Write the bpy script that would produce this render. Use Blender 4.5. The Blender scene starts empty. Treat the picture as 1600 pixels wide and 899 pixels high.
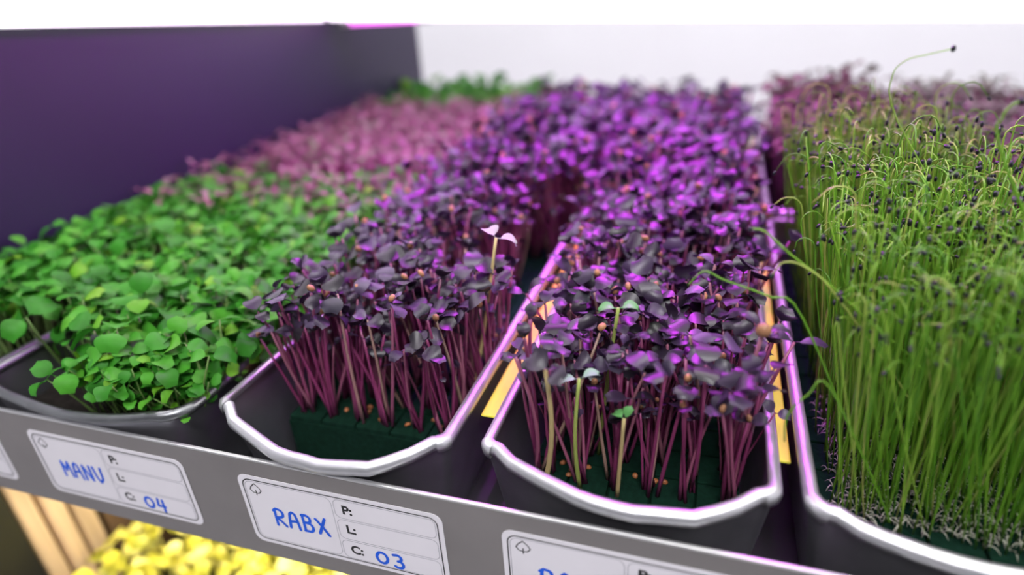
import bpy, bmesh, math, random
import numpy as np
from mathutils import Vector, Matrix

C = bpy.context.scene
COL = C.collection
random.seed(7)
rng = np.random.default_rng(11)
PI = math.pi

# ------------------------------------------------------------------ camera
F_PX, YAW, PITCH, ROLL = 962.93, 0.33358, -0.45945, -0.06437
CAM = np.array([0.20099, -0.15967, 0.17747])


def cam_axes():
    fwd = np.array([-math.sin(YAW) * math.cos(PITCH), math.cos(YAW) * math.cos(PITCH), math.sin(PITCH)])
    r = np.array([math.cos(YAW), math.sin(YAW), 0.0])
    u = np.cross(r, fwd)
    c, s = math.cos(ROLL), math.sin(ROLL)
    return c * r + s * u, -s * r + c * u, fwd


RX, UX, FX = cam_axes()
cam_data = bpy.data.cameras.new('camera')
cam = bpy.data.objects.new('camera', cam_data)
COL.objects.link(cam)
C.camera = cam
cam_data.sensor_width = 36.0
cam_data.lens = F_PX / 1600 * 36.0
cam_data.clip_start = 0.01
cam_data.clip_end = 50
cam_data.dof.use_dof = True
cam_data.dof.focus_distance = 0.262
cam_data.dof.aperture_fstop = 3.0
cam.matrix_world = Matrix(((RX[0], UX[0], -FX[0], CAM[0]), (RX[1], UX[1], -FX[1], CAM[1]),
                           (RX[2], UX[2], -FX[2], CAM[2]), (0, 0, 0, 1)))

# ------------------------------------------------------------------ world, exposure
C.view_settings.view_transform = 'Standard'
C.view_settings.look = 'None'
C.view_settings.gamma = 1
C.view_settings.use_curve_mapping = False
C.view_settings.exposure = 0.0
W = bpy.data.worlds.new('world')
C.world = W
W.use_nodes = True
bg = W.node_tree.nodes['Background']
bg.inputs[0].default_value = (0.86, 0.88, 1.0, 1)
bg.inputs[1].default_value = 0.13


def area(name, loc, target, sx, sy, power, color):
    d = bpy.data.lights.new(name, 'AREA')
    d.shape = 'RECTANGLE'
    d.size, d.size_y, d.energy, d.color = sx, sy, power, color
    o = bpy.data.objects.new(name, d)
    COL.objects.link(o)
    o.location = loc
    o.rotation_euler = (Vector(target) - Vector(loc)).to_track_quat('-Z', 'Y').to_euler()
    return o


MAG = (0.74, 0.05, 1.0)
area('white_tube_light', (0.06, 0.00, 0.325), (0.06, 0.08, 0.0), 0.60, 0.03, 0.6, (1.0, 0.98, 0.96))  # key light added over the front trays, its source is unseen
area('magenta_tube_light', (0.12, 0.29, 0.325), (0.13, 0.33, 0.0), 0.34, 0.03, 2.3, MAG)
area('magenta_tube_light', (0.12, 0.45, 0.325), (0.13, 0.45, 0.0), 0.34, 0.03, 3.4, MAG)
area('white_tube_light', (-0.16, 0.25, 0.325), (-0.15, 0.27, 0.0), 0.03, 0.50, 1.0, (1.0, 0.95, 0.98))
area('white_tube_light', (0.36, 0.12, 0.325), (0.31, 0.12, 0.0), 0.03, 0.30, 0.9, (1.0, 1.0, 0.93))
area('warm_tube_light', (-0.06, 0.10, -0.075), (-0.06, 0.10, -0.3), 0.34, 0.03, 1.25, (1.0, 0.90, 0.66))
area('room_lamp_light', (0.3, 2.1, 2.28), (0.3, 2.7, 0.2), 2.6, 0.5, 145, (1.0, 0.97, 1.0))  # unseen lamp added to blow out the back wall
area('room_lamp_light', (0.6, -1.4, 2.28), (0.2, 0.0, 0.0), 1.4, 0.6, 105, (1.0, 0.98, 1.0))

# ------------------------------------------------------------------ materials
MATS = {}


def mat(name, col, rough=0.5, metal=0.0, var=0.0, hue=0.0, noise=0.0, nscale=200, bump=0.0, emit=0.0,
        trans=0.0, spec=0.5, coat=0.0, ramp=None, aniso=None, obj_rand=True, sheen=0.0):
    m = bpy.data.materials.new(name)
    m.use_nodes = True
    nt = m.node_tree
    b = nt.nodes['Principled BSDF']
    N, L = nt.nodes.new, nt.links.new
    b.inputs['Roughness'].default_value = rough
    b.inputs['Metallic'].default_value = metal
    b.inputs['Specular IOR Level'].default_value = spec
    b.inputs['Coat Weight'].default_value = coat
    src = None
    if ramp or var or hue:
        g = N('ShaderNodeNewGeometry')
        oi = N('ShaderNodeObjectInfo')
        a = N('ShaderNodeMath'); a.operation = 'ADD'
        L(g.outputs['Random Per Island'], a.inputs[0]); L(oi.outputs['Random'], a.inputs[1])
        fr = N('ShaderNodeMath'); fr.operation = 'FRACT'; L(a.outputs[0], fr.inputs[0])
        if ramp:
            rp = N('ShaderNodeValToRGB')
            rp.color_ramp.interpolation = 'LINEAR'
            els = rp.color_ramp.elements
            while len(els) < len(ramp): els.new(0.5)
            for e, (p, c) in zip(els, ramp):
                e.position = p; e.color = (*c, 1)
            L(fr.outputs[0], rp.inputs[0]); src = rp.outputs[0]
        else:
            hs = N('ShaderNodeHueSaturation')
            hs.inputs['Color'].default_value = (*col, 1)
            mr = N('ShaderNodeMapRange'); L(fr.outputs[0], mr.inputs[0])
            mr.inputs[3].default_value = 1 - var; mr.inputs[4].default_value = 1 + var
            L(mr.outputs[0], hs.inputs['Value'])
            m2 = N('ShaderNodeMath'); m2.operation = 'MULTIPLY'; m2.inputs[1].default_value = 7.31
            L(fr.outputs[0], m2.inputs[0])
            f2 = N('ShaderNodeMath'); f2.operation = 'FRACT'; L(m2.outputs[0], f2.inputs[0])
            mr2 = N('ShaderNodeMapRange'); L(f2.outputs[0], mr2.inputs[0])
            mr2.inputs[3].default_value = 0.5 - hue; mr2.inputs[4].default_value = 0.5 + hue
            L(mr2.outputs[0], hs.inputs['Hue'])
            src = hs.outputs[0]
    if noise or bump:
        tc = N('ShaderNodeTexCoord')
        nz = N('ShaderNodeTexNoise'); nz.inputs['Scale'].default_value = nscale
        nz.inputs['Detail'].default_value = 5
        if aniso:
            mp = N('ShaderNodeMapping'); mp.inputs['Scale'].default_value = aniso
            L(tc.outputs['Object'], mp.inputs[0]); L(mp.outputs[0], nz.inputs['Vector'])
        else:
            L(tc.outputs['Object'], nz.inputs['Vector'])
        if noise:
            mx = N('ShaderNodeMix'); mx.data_type = 'RGBA'; mx.blend_type = 'MULTIPLY'
            mx.inputs['Factor'].default_value = 1.0
            mr3 = N('ShaderNodeMapRange'); L(nz.outputs['Fac'], mr3.inputs[0])
            mr3.inputs[1].default_value = 0.25; mr3.inputs[2].default_value = 0.75
            mr3.inputs[3].default_value = 1 - noise; mr3.inputs[4].default_value = 1 + noise
            if src: L(src, mx.inputs['A'])
            else: mx.inputs['A'].default_value = (*col, 1)
            L(mr3.outputs[0], mx.inputs['B'])
            src = mx.outputs['Result']
        if bump:
            bp = N('ShaderNodeBump'); bp.inputs['Strength'].default_value = bump
            bp.inputs['Distance'].default_value = 0.0005
            L(nz.outputs['Fac'], bp.inputs['Height']); L(bp.outputs[0], b.inputs['Normal'])
    if src: L(src, b.inputs['Base Color'])
    else: b.inputs['Base Color'].default_value = (*col, 1)
    if emit:
        b.inputs['Emission Color'].default_value = (*col, 1)
        b.inputs['Emission Strength'].default_value = emit
    if trans:
        t = N('ShaderNodeBsdfTranslucent')
        if src: L(src, t.inputs[0])
        else: t.inputs[0].default_value = (*col, 1)
        ms = N('ShaderNodeMixShader'); ms.inputs[0].default_value = trans
        L(b.outputs[0], ms.inputs[1]); L(t.outputs[0], ms.inputs[2])
        L(ms.outputs[0], nt.nodes['Material Output'].inputs['Surface'])
    MATS[name] = m
    return m


mat('aluminium', (0.42, 0.42, 0.46), 0.42, 0.92, noise=0.14, nscale=60, bump=0.25)
mat('rim_aluminium', (0.74, 0.74, 0.77), 0.40, 0.85, noise=0.10, nscale=90, bump=0.3)
mat('dull_aluminium', (0.26, 0.27, 0.28), 0.36, 0.9, noise=0.2, nscale=60, bump=0.2)
mat('steel', (0.30, 0.28, 0.275), 0.45, 0.5, noise=0.13, nscale=18, bump=0.12)
mat('steel_highlight', (0.80, 0.80, 0.80), 0.3, 0.8)  # bright highlight on the lip edge, put into a paler steel colour
mat('shelf_metal', (0.05, 0.05, 0.055), 0.5, 0.4, noise=0.2, nscale=30)
mat('indigo_panel', (0.013, 0.009, 0.032), 0.5, 0.0, noise=0.06, nscale=8)
mat('golden_wood', (0.85, 0.80, 0.08), 0.35, 0.0, noise=0.12, nscale=40, aniso=(6, 0.6, 6), coat=0.3)
mat('slat_wood', (0.56, 0.40, 0.26), 0.5, 0.0, noise=0.18, nscale=40, aniso=(4, 4, 0.5), var=0.15)
mat('brown_board', (0.12, 0.07, 0.04), 0.6, noise=0.2, nscale=30)
mat('black_metal', (0.012, 0.012, 0.014), 0.4)
mat('foam', (0.005, 0.024, 0.014), 0.95, spec=0.08, noise=0.35, nscale=400, bump=0.8)
mat('soil', (0.014, 0.012, 0.010), 0.95, spec=0.1, noise=0.4, nscale=300, bump=1.0)
mat('card', (0.90, 0.87, 0.92), 0.5, noise=0.02, nscale=50)
mat('ink_black', (0.012, 0.012, 0.014), 0.5)
mat('ink_grey', (0.36, 0.36, 0.40), 0.5)
mat('ink_blue', (0.02, 0.13, 0.80), 0.6, noise=0.1, nscale=100, spec=0.2)
mat('lamp_white', (1.0, 1.0, 1.0), 0.4, emit=1.6)
mat('lamp_magenta', (1.0, 0.20, 1.0), 0.4, emit=2.2)
mat('lamp_warm', (1.0, 0.85, 0.5), 0.4, emit=2.0)
mat('housing', (0.75, 0.75, 0.76), 0.4, noise=0.02, nscale=20)
mat('room_white', (0.82, 0.82, 0.84), 0.8, noise=0.02, nscale=3)
mat('room_floor', (0.45, 0.45, 0.46), 0.5, noise=0.06, nscale=6)
# plants
mat('radish_leaf', (0.1, 0.05, 0.1), 0.40, trans=0.10, spec=0.6, noise=0.10, nscale=260,
    ramp=[(0.0, (0.010, 0.006, 0.012)), (0.4, (0.022, 0.013, 0.030)), (0.7, (0.042, 0.023, 0.060)),
          (0.92, (0.080, 0.052, 0.11)), (1.0, (0.03, 0.03, 0.04))])
mat('radish_stem', (0.30, 0.055, 0.14), 0.35, spec=0.6,
    ramp=[(0.0, (0.12, 0.018, 0.06)), (0.5, (0.27, 0.045, 0.14)), (0.85, (0.34, 0.12, 0.18)), (1.0, (0.36, 0.24, 0.18))])
mat('seed_coat', (0.34, 0.16, 0.08), 0.5, var=0.5)
mat('husk', (0.42, 0.15, 0.05), 0.5, var=0.5)
mat('pale_leaf', (0.42, 0.44, 0.40), 0.45, trans=0.25)
mat('pale_stem', (0.50, 0.40, 0.18), 0.4, var=0.2)
mat('fresh_leaf', (0.14, 0.42, 0.12), 0.45, trans=0.3)
mat('fresh_stem', (0.34, 0.42, 0.10), 0.4)
mat('white_leaf', (0.30, 0.50, 0.34), 0.5, trans=0.3)
mat('mustard_leaf', (0.07, 0.29, 0.035), 0.5, trans=0.22, spec=0.22, noise=0.15, nscale=150,
    ramp=[(0.0, (0.026, 0.17, 0.014)), (0.5, (0.050, 0.28, 0.022)), (0.88, (0.085, 0.36, 0.030)), (1.0, (0.15, 0.38, 0.02))])
mat('mustard_stem', (0.16, 0.28, 0.07), 0.5)
mat('amaranth_leaf', (0.30, 0.12, 0.18), 0.5, trans=0.2,
    ramp=[(0.0, (0.13, 0.06, 0.06)), (0.45, (0.27, 0.12, 0.15)), (0.75, (0.25, 0.17, 0.17)), (1.0, (0.10, 0.22, 0.05))])
mat('olive_leaf', (0.09, 0.09, 0.05), 0.5, var=0.4, hue=0.04)
mat('brown_leaf', (0.2, 0.1, 0.1), 0.7, spec=0.1, trans=0.15,
    ramp=[(0.0, (0.06, 0.05, 0.03)), (0.6, (0.12, 0.085, 0.065)), (0.85, (0.16, 0.12, 0.10)), (1.0, (0.08, 0.13, 0.03))])
mat('amaranth_stem', (0.30, 0.08, 0.14), 0.5)
mat('chive_green', (0.10, 0.30, 0.025), 0.35, trans=0.3, spec=0.6,
    ramp=[(0.0, (0.10, 0.31, 0.02)), (0.6, (0.21, 0.47, 0.035)), (0.92, (0.34, 0.58, 0.07)), (1.0, (0.48, 0.52, 0.15))])
mat('chive_seed', (0.008, 0.010, 0.016), 0.35)
mat('root_white', (0.50, 0.50, 0.40), 0.5)
mat('yellow_leaf', (0.66, 0.62, 0.07), 0.45, trans=0.2,
    ramp=[(0.0, (0.36, 0.36, 0.04)), (0.5, (0.66, 0.60, 0.06)), (1.0, (0.80, 0.74, 0.22))])
mat('yellow_stem', (0.5, 0.48, 0.12), 0.5)


# ------------------------------------------------------------------ object helpers
def link(o, parent=None):
    COL.objects.link(o)
    if parent is not None: o.parent = parent
    return o


def tag(o, label=None, cat=None, group=None, kind=None):
    if label: o['label'] = label
    if cat: o['category'] = cat
    if group: o['group'] = group
    if kind: o['kind'] = kind
    return o


def thing(name, label, cat, loc=(0, 0, 0), group=None):
    o = bpy.data.objects.new(name, None)
    o.empty_display_size = 0.01
    o.location = loc
    link(o)
    return tag(o, label, cat, group)


def mesh_np(name, V, F, mats, MI=None, smooth=True):
    me = bpy.data.meshes.new(name)
    V = np.asarray(V, np.float32); F = np.asarray(F, np.int32)
    me.vertices.add(len(V)); me.vertices.foreach_set('co', V.ravel())
    me.loops.add(F.size); me.loops.foreach_set('vertex_index', F.ravel())
    me.polygons.add(len(F))
    me.polygons.foreach_set('loop_start', np.arange(0, F.size, 3, dtype=np.int32))
    for m in mats: me.materials.append(MATS[m])
    if MI is not None: me.polygons.foreach_set('material_index', np.asarray(MI, np.int32))
    me.polygons.foreach_set('use_smooth', np.full(len(F), smooth))
    me.update(calc_edges=True)
    return me


def obj(name, me, parent=None):
    return link(bpy.data.objects.new(name, me), parent)


class B:                       # small bmesh collector
    def __init__(s): s.bm = bmesh.new()

    def box(s, x0, x1, y0, y1, z0, z1, bev=0.0):
        r = bmesh.ops.create_cube(s.bm, size=1)
        vs = r['verts']
        for v in vs:
            v.co = Vector((x0 + (v.co.x + .5) * (x1 - x0), y0 + (v.co.y + .5) * (y1 - y0), z0 + (v.co.z + .5) * (z1 - z0)))
        if bev:
            es = list({e for v in vs for e in v.link_edges})
            bmesh.ops.bevel(s.bm, geom=es, offset=bev, segments=2, profile=0.5, affect='EDGES')
        return s

    def cyl(s, a, b, r, n=16):
        a, b = Vector(a), Vector(b)
        m = Matrix.Translation((a + b) / 2) @ (b - a).to_track_quat('Z', 'Y').to_matrix().to_4x4()
        bmesh.ops.create_cone(s.bm, cap_ends=True, segments=n, radius1=r, radius2=r, depth=(b - a).length, matrix=m)
        return s

    def out(s, name, material, parent=None, smooth=False):
        me = bpy.data.meshes.new(name)
        bmesh.ops.recalc_face_normals(s.bm, faces=s.bm.faces)
        s.bm.to_mesh(me); s.bm.free()
        me.materials.append(MATS[material])
        if smooth:
            me.polygons.foreach_set('use_smooth', np.full(len(me.polygons), True))
        return obj(name, me, parent)


# ------------------------------------------------------------------ the room
for nm, bx in (('floor', (-2.2, 2.6, -2.4, 2.8, -1.25, -1.2)), ('ceiling', (-2.2, 2.6, -2.4, 2.8, 2.3, 2.35)),
               ('wall_back', (-2.2, 2.6, 2.75, 2.8, -1.2, 2.3)), ('wall_left', (-2.2, -2.15, -2.4, 2.75, -1.2, 2.3)),
               ('wall_right', (2.55, 2.6, -2.4, 2.75, -1.2, 2.3))):
    o = B().box(*bx).out(nm, 'room_floor' if nm == 'floor' else 'room_white')
    o['kind'] = 'structure'
for i, (x, y, sx, sy, lb) in enumerate(((0.3, 2.1, 2.6, 0.5, 'added unseen long white ceiling lamp that brightens the back wall'),
                                        (0.6, -1.4, 1.4, 0.6, 'square white ceiling lamp behind the photographer'))):
    t = thing('ceiling_lamp', lb, 'ceiling lamp', (x, y, 2.3))
    B().box(-sx / 2 - .03, sx / 2 + .03, -sy / 2 - .03, sy / 2 + .03, -0.012, 0).out('housing', 'housing', t)
    B().box(-sx / 2, sx / 2, -sy / 2, sy / 2, -0.016, -0.012).out('diffuser', 'lamp_white', t)

# ------------------------------------------------------------------ the rack
LIPH = 0.0607
XW = -0.243
rack = thing('shelf_rack', 'grey metal grow rack with a sheet steel front lip and dark side panel', 'rack', (0, 0, -1.2))
dz = 1.2


def rb(*a, **k):
    x0, x1, y0, y1, z0, z1 = a
    return B().box(x0, x1, y0, y1, z0 + dz, z1 + dz, **k)


rb(-0.30, 0.62, -0.0012, 0.0, -LIPH, -0.0012, bev=0.0003).out('front_lip', 'steel', rack)
rb(-0.30, 0.62, -0.0015, 0.0003, -0.0011, 0.0002, bev=0.0004).out('lip_edge', 'steel_highlight', rack)
rb(-0.25, 0.62, 0.0, 0.74, -0.050, -0.046).out('shelf_board', 'shelf_metal', rack)
rb(XW - 0.010, XW, -0.02, 0.76, -0.046, 0.33).out('side_panel', 'indigo_panel', rack)
rb(-0.26, 0.62, -0.03, 0.74, 0.34, 0.36).out('upper_shelf', 'housing', rack)
rb(-0.26, 0.62, 0.0, 0.74, -0.325, -0.305).out('lower_shelf', 'shelf_metal', rack)
for x, y in ((-0.306, -0.03), (0.62, -0.03), (-0.306, 0.74), (0.62, 0.74)):
    rb(x, x + 0.03, y, y + 0.03, -1.2, 0.4, bev=0.002).out('post', 'black_metal', rack)
# wooden slats closing the left end of the lower tier
for k in range(3):
    y0 = 0.038 + k * 0.0172
    rb(-0.268, -0.258, y0, y0 + 0.0145, -0.305, -0.052, bev=0.003).out('slat', 'slat_wood', rack)
rb(-0.275, -0.269, -0.02, 0.74, -0.305, -0.052).out('slat_backing', 'black_metal', rack)

rb(-0.268, -0.256, 0.006, 0.036, -0.305, -0.052).out('end_post', 'black_metal', rack)
rb(-0.268, -0.262, 0.092, 0.74, -0.305, -0.052).out('end_board', 'brown_board', rack)
rb(-0.25, 0.62, 0.735, 0.745, -0.305, -0.052).out('back_board', 'brown_board', rack)
# golden spacer strips between the trays
GAPS = [(-0.0142, -0.0101, 'thin golden wooden strip in the narrow gap right of the green sprout tray'),
        (0.1108, 0.1195, 'golden wooden strip between the two trays of purple radish sprouts'),
        (0.2350, 0.2399, 'golden wooden strip between the purple radish tray and the chive tray')]
for x0, x1, lb in GAPS:
    b = B().box(x0, x1, 0.046, 0.70, -0.046, 0.004, bev=0.0008)
    for v in b.bm.verts:
        if v.co.y < 0.06 and v.co.z < -0.03: v.co.y += 0.06
    o = b.out('spacer_strip', 'golden_wood')
    tag(o, lb, 'wooden strip', 'strips between the trays')

# ------------------------------------------------------------------ lamps over the shelf
def tube_lamp(x0, x1, y, z, m, lb, along='x', r=0.009):
    t = thing('grow_tube_lamp', lb, 'lamp', ((x0 + x1) / 2, y, z))
    h = (x1 - x0) / 2
    a, b = ((-h, 0, 0), (h, 0, 0)) if along == 'x' else ((0, -h, 0), (0, h, 0))
    B().cyl(a, b, r, 20).out('tube', m, t, True)
    for s in (a, b):
        e = Vector(s) * (1 + 0.012 / h)
        B().cyl(s, e, r * 1.15, 16).out('end_cap', 'housing', t, True)
    if along == 'x': B().box(-h, h, -0.014, 0.014, r * 0.8, r * 0.8 + 0.004).out('batten', 'housing', t)
    else: B().box(-0.014, 0.014, -h, h, r * 0.8, r * 0.8 + 0.004).out('batten', 'housing', t)
    return t


ZT = 0.3365 - 0.0085
tube_lamp(-0.14, 0.36, -0.015, ZT, 'lamp_white', 'added unseen white tube lamp under the upper shelf along its front edge')  # made-up fitting for the added front key light
for xx, ya, yb, lb in ((-0.16, 0.0, 0.50, 'white tube lamp under the upper shelf over the green sprouts'), (0.40, -0.02, 0.26, 'white tube lamp under the upper shelf over the chives')):
    t = thing('grow_tube_lamp', lb, 'lamp', (xx, (ya + yb) / 2, ZT))
    h = (yb - ya) / 2
    B().cyl((0, -h, 0), (0, h, 0), 0.009, 20).out('tube', 'lamp_white', t, True)
    for e in (-1, 1): B().cyl((0, e * h, 0), (0, e * (h + 0.012), 0), 0.0104, 16).out('end_cap', 'housing', t, True)
tube_lamp(-0.10, 0.34, 0.32, ZT, 'lamp_magenta', 'magenta tube lamp under the upper shelf, nearer of two')
tube_lamp(-0.10, 0.38, 0.48, ZT, 'lamp_magenta', 'magenta tube lamp under the upper shelf, farther of two')
# the low white bar hanging across the shelf (blown out along the top of the photo) and the magenta tube behind it
P1, P2 = Vector((-0.226, 0.500, 0.1505)), Vector((0.60, 0.500, 0.1175))


def light_bar():
    t = thing('light_bar', 'long glowing white light bar hanging low across the whole shelf', 'lamp', tuple((P1 + P2) / 2))
    o3 = (P1 + P2) / 2
    bm = bmesh.new()
    for (a, b) in ((P1, P2),):
        A, D = a - o3, b - o3
        vs = []
        for q in (A, D):
            for dy, zz in ((0, 0), (0.012, 0), (0.012, 0.07), (0, 0.07)):
                vs.append(bm.verts.new((q.x, q.y + dy, q.z + zz)))
        for k in range(4):
            bm.faces.new((vs[k], vs[(k + 1) % 4], vs[4 + (k + 1) % 4], vs[4 + k]))
    me = bpy.data.meshes.new('diffuser'); bm.to_mesh(me); bm.free(); me.materials.append(MATS['lamp_white'])
    obj('diffuser', me, t)
    B().box(P1.x - o3.x, P2.x - o3.x, -0.004, 0.024, 0.072, 0.080).out('housing', 'housing', t)
    for x in (-0.35, 0.0, 0.35):
        B().cyl((x, 0.008, 0.08), (x, 0.008, 0.34 - o3.z), 0.0015, 8).out('hanger_rod', 'housing', t)
    return t


light_bar()
t = thing('light_bar', 'glowing white light bar running along the top of the dark side panel', 'lamp', (XW, 0.22, 0.163))
bm = bmesh.new()
vs = [bm.verts.new(q) for y, z in ((-0.24, 0.0165), (0.2785, -0.0125)) for q in ((0.001, y, z), (0.013, y, z), (0.013, y, z + 0.10), (0.001, y, z + 0.10))]
for k in range(4): bm.faces.new((vs[k], vs[(k + 1) % 4], vs[4 + (k + 1) % 4], vs[4 + k]))
bm.faces.new(vs[:4]); bm.faces.new(vs[4:])
bmesh.ops.recalc_face_normals(bm, faces=bm.faces)
me = bpy.data.meshes.new('diffuser'); bm.to_mesh(me); bm.free(); me.materials.append(MATS['lamp_white'])
obj('diffuser', me, t)
B().box(0.0005, 0.016, -0.245, 0.2785, 0.117, 0.124).out('housing', 'housing', t)
tube_lamp(-0.224, -0.135, 0.545, 0.148, 'lamp_magenta', 'short magenta tube lamp glowing low in the far left corner', r=0.006)
tube_lamp(-0.23, 0.11, 0.10, -0.068, 'lamp_warm', 'warm tube lamp under the planted shelf, lighting the lower tier', r=0.006)


# ------------------------------------------------------------------ trays
def loop_pts(x0, x1, y0, y1, r, bow, sag, n_front=14, nc=6):
    """closed rounded rectangle from the front-left corner, front edge bowed to -y and sagging"""
    P = []
    def arc(cx, cy, a0, a1):
        for k in range(nc + 1):
            a = a0 + (a1 - a0) * k / nc
            P.append([cx + r * math.cos(a), cy + r * math.sin(a), 0.0])
    for k in range(1, n_front):
        s = k / n_front
        f = float(np.interp(s, [0, .07, .38, .58, .8, 1], [0, .30, .93, 1, .80, .12])) if bow > .012 else math.sin(PI * s) ** 0.8
        P.append([x0 + r + (x1 - x0 - 2 * r) * s, y0 - bow * f, -sag * f])
    arc(x1 - r, y0 + r, -PI / 2, 0)
    for k in range(1, 12): P.append([x1, y0 + r + (y1 - y0 - 2 * r) * k / 12, 0.0])
    arc(x1 - r, y1 - r, 0, PI / 2)
    for k in range(1, 6): P.append([x1 - r - (x1 - x0 - 2 * r) * k / 6, y1, 0.0])
    arc(x0 + r, y1 - r, PI / 2, PI)
    for k in range(1, 12): P.append([x0, y1 - r - (y1 - y0 - 2 * r) * k / 12, 0.0])
    arc(x0 + r, y0 + r, PI, 1.5 * PI)
    return np.array(P)


def sweep(P, prof, closed=True):
    n, k = len(P), len(prof)
    V = []
    for i in range(n):
        a, b = P[(i - 1) % n], P[(i + 1) % n]
        t = b - a; t /= np.linalg.norm(t)
        o = np.array([t[1], -t[0], 0.0]); o /= np.linalg.norm(o)
        for (u, v) in prof: V.append(P[i] + o * u + np.array([0, 0, v]))
    Fc = []
    for i in range(n if closed else n - 1):
        for j in range(k):
            a, b = i * k + j, i * k + (j + 1) % k
            c, d = ((i + 1) % n) * k + (j + 1) % k, ((i + 1) % n) * k + j
            Fc += [(a, d, c), (a, c, b)]
    return np.array(V), np.array(Fc)


def tray(label, x0, x1, y0, y1, zr, r, bow, sag, m='aluminium', rim_m='rim_aluminium', style='flat', jit=0.0):
    t = thing('metal_tray', label, 'tray', ((x0 + x1) / 2, (y0 + y1) / 2, -0.046))
    off = np.array([(x0 + x1) / 2, (y0 + y1) / 2, -0.046])
    top = loop_pts(x0 + .002, x1 - .002, y0 + .002, y1 - .002, r, bow, sag); top[:, 2] += zr - 0.0015
    if jit:
        top[:, :2] += np.interp(np.arange(len(top)), np.arange(0, len(top), 3), rng.normal(0, jit, len(range(0, len(top), 3))))[:, None]
    n = len(top)
    c = np.array([(x0 + x1) / 2, (y0 + y1) / 2])
    rings = []
    tap = 0.0085
    for f in (0.0, 0.12, 0.35, 0.65, 0.92, 1.0):
        q = top.copy()
        low = loop_pts(x0 + tap, x1 - tap, y0 + tap, y1 - tap, max(r, 0.008), 0.0, 0)
        q[:, :2] = top[:, :2] * (1 - f) + low[:, :2] * f
        q[:, 2] = top[:, 2] * (1 - f) + (-0.0455) * f
        rings.append(q)
    def shell(rings, flip):
        V = np.concatenate(rings + [np.array([[c[0], c[1], rings[-1][0][2]]])]) - off
        Fc = []
        for i in range(len(rings) - 1):
            for j in range(n):
                a, b, d, e = i * n + j, i * n + (j + 1) % n, (i + 1) * n + (j + 1) % n, (i + 1) * n + j
                Fc += [(a, b, d), (a, d, e)]
        ci = len(V) - 1
        for j in range(n): Fc.append(((len(rings) - 1) * n + j, (len(rings) - 1) * n + (j + 1) % n, ci))
        return V, (np.array(Fc)[:, ::-1] if flip else np.array(Fc))
    V1, F1 = shell(rings, False)
    inner = []
    for q in rings:
        w = q.copy(); w[:, :2] = c + (q[:, :2] - c) * (1 - 0.0006 / np.maximum(np.abs(q[:, :2] - c).max(1, keepdims=True), .01))
        w[:, 2] = np.maximum(q[:, 2], -0.0448); inner.append(w)
    V2, F2 = shell(inner, True)
    obj('tray_body', mesh_np('tray_body', np.vstack([V1, V2]), np.vstack([F1, F2 + len(V1)]), [m]), t)
    if style == 'flat':
        prof = [(-0.0014, -0.0012), (-0.0018, 0.0010), (-0.0010, 0.0018), (0.0012, 0.0020), (0.0032, 0.0012), (0.0040, -0.0006), (0.0036, -0.0030), (0.0012, -0.0030)]
        prof = [((u - 0.0022) * 0.85, v) for u, v in prof]
    else:
        prof = [(0.0024 * math.cos(a), 0.0024 * math.sin(a)) for a in [k * PI / 5 for k in range(10)]]
    V, Fc = sweep(top - off, prof[::-1])
    # hand-folded rim: slightly uneven
    V += np.repeat(np.interp(np.arange(n), np.arange(0, n, 2), rng.normal(0, 0.00018, len(range(0, n, 2))))[:, None], len(prof), 0).repeat(3, 1) * [1, 1, 1]
    obj('rim', mesh_np('rim', V, Fc, [rim_m]), t)
    # folded seams at the two front corners
    for s, x in ((1, x1), (-1, x0)):
        sub = [p for p in top - off if (p[0] + off[0] - x) * -s < 0.011 + r * .3 and p[1] + off[1] < y0 + r + 0.002]
        sub = sorted(sub, key=lambda p: p[0])
        if len(sub) < 3: continue
        sub = np.array(sub)[-5:] if s > 0 else np.array(sub)[:5]
        # an open sleeve wrapping the corner
        k = len(prof); n2 = len(sub); Vs = []
        for i in range(n2):
            tt = sub[min(i + 1, n2 - 1)] - sub[max(i - 1, 0)]; tt /= np.linalg.norm(tt)
            oo = np.array([tt[1], -tt[0], 0]); oo /= np.linalg.norm(oo)
            for u, v in prof: Vs.append(sub[i] + oo * (u * 1.12 + (0.0002 if style == 'flat' else 0)) + np.array([0, 0, v * 1.18]))
        Fs = []
        for i in range(n2 - 1):
            for j in range(k):
                a, b = i * k + j, i * k + (j + 1) % k
                Fs += [(a, b, b + k), (a, b + k, a + k)]
        obj('corner_fold', mesh_np('corner_fold', Vs, Fs, ['dull_aluminium' if style == 'round' else rim_m]), t)
    return t


ZR = 0.0133
tray('dark rimmed round cornered metal tray full of green sprouts, beside the purple radish tray', -0.152, -0.0166, 0.0015, 0.300, ZR - .002, 0.014, 0.005, 0.004, rim_m='dull_aluminium', style='round')
tray('metal tray of green sprouts against the dark side panel', -0.241, -0.154, 0.003, 0.300, ZR - .002, 0.014, 0.004, 0.003, rim_m='dull_aluminium', style='round')
tray('bright aluminium tray with bent bowed front rim, above the label RABX', -0.0077, 0.1096, 0.0128, 0.60, ZR, 0.005, 0.019, 0.0055, jit=0.0002)
tray('bright aluminium tray of purple radish sprouts directly left of the chives', 0.1207, 0.2346, 0.0145, 0.60, ZR, 0.006, 0.015, 0.004)
tray('aluminium tray holding the tall green chives', 0.2403, 0.3530, 0.0113, 0.300, ZR, 0.008, 0.010, 0.003, style='flat')
tray('metal tray of pinkish seedlings behind the green sprouts, next to the radish', -0.128, -0.0166, 0.315, 0.60, ZR - .002, 0.014, 0.002, 0.0, rim_m='dull_aluminium', style='round')
tray('metal tray of pinkish seedlings behind the green sprouts, at the side panel', -0.241, -0.1295, 0.315, 0.60, ZR - .002, 0.014, 0.002, 0.0, rim_m='dull_aluminium', style='round')
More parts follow.
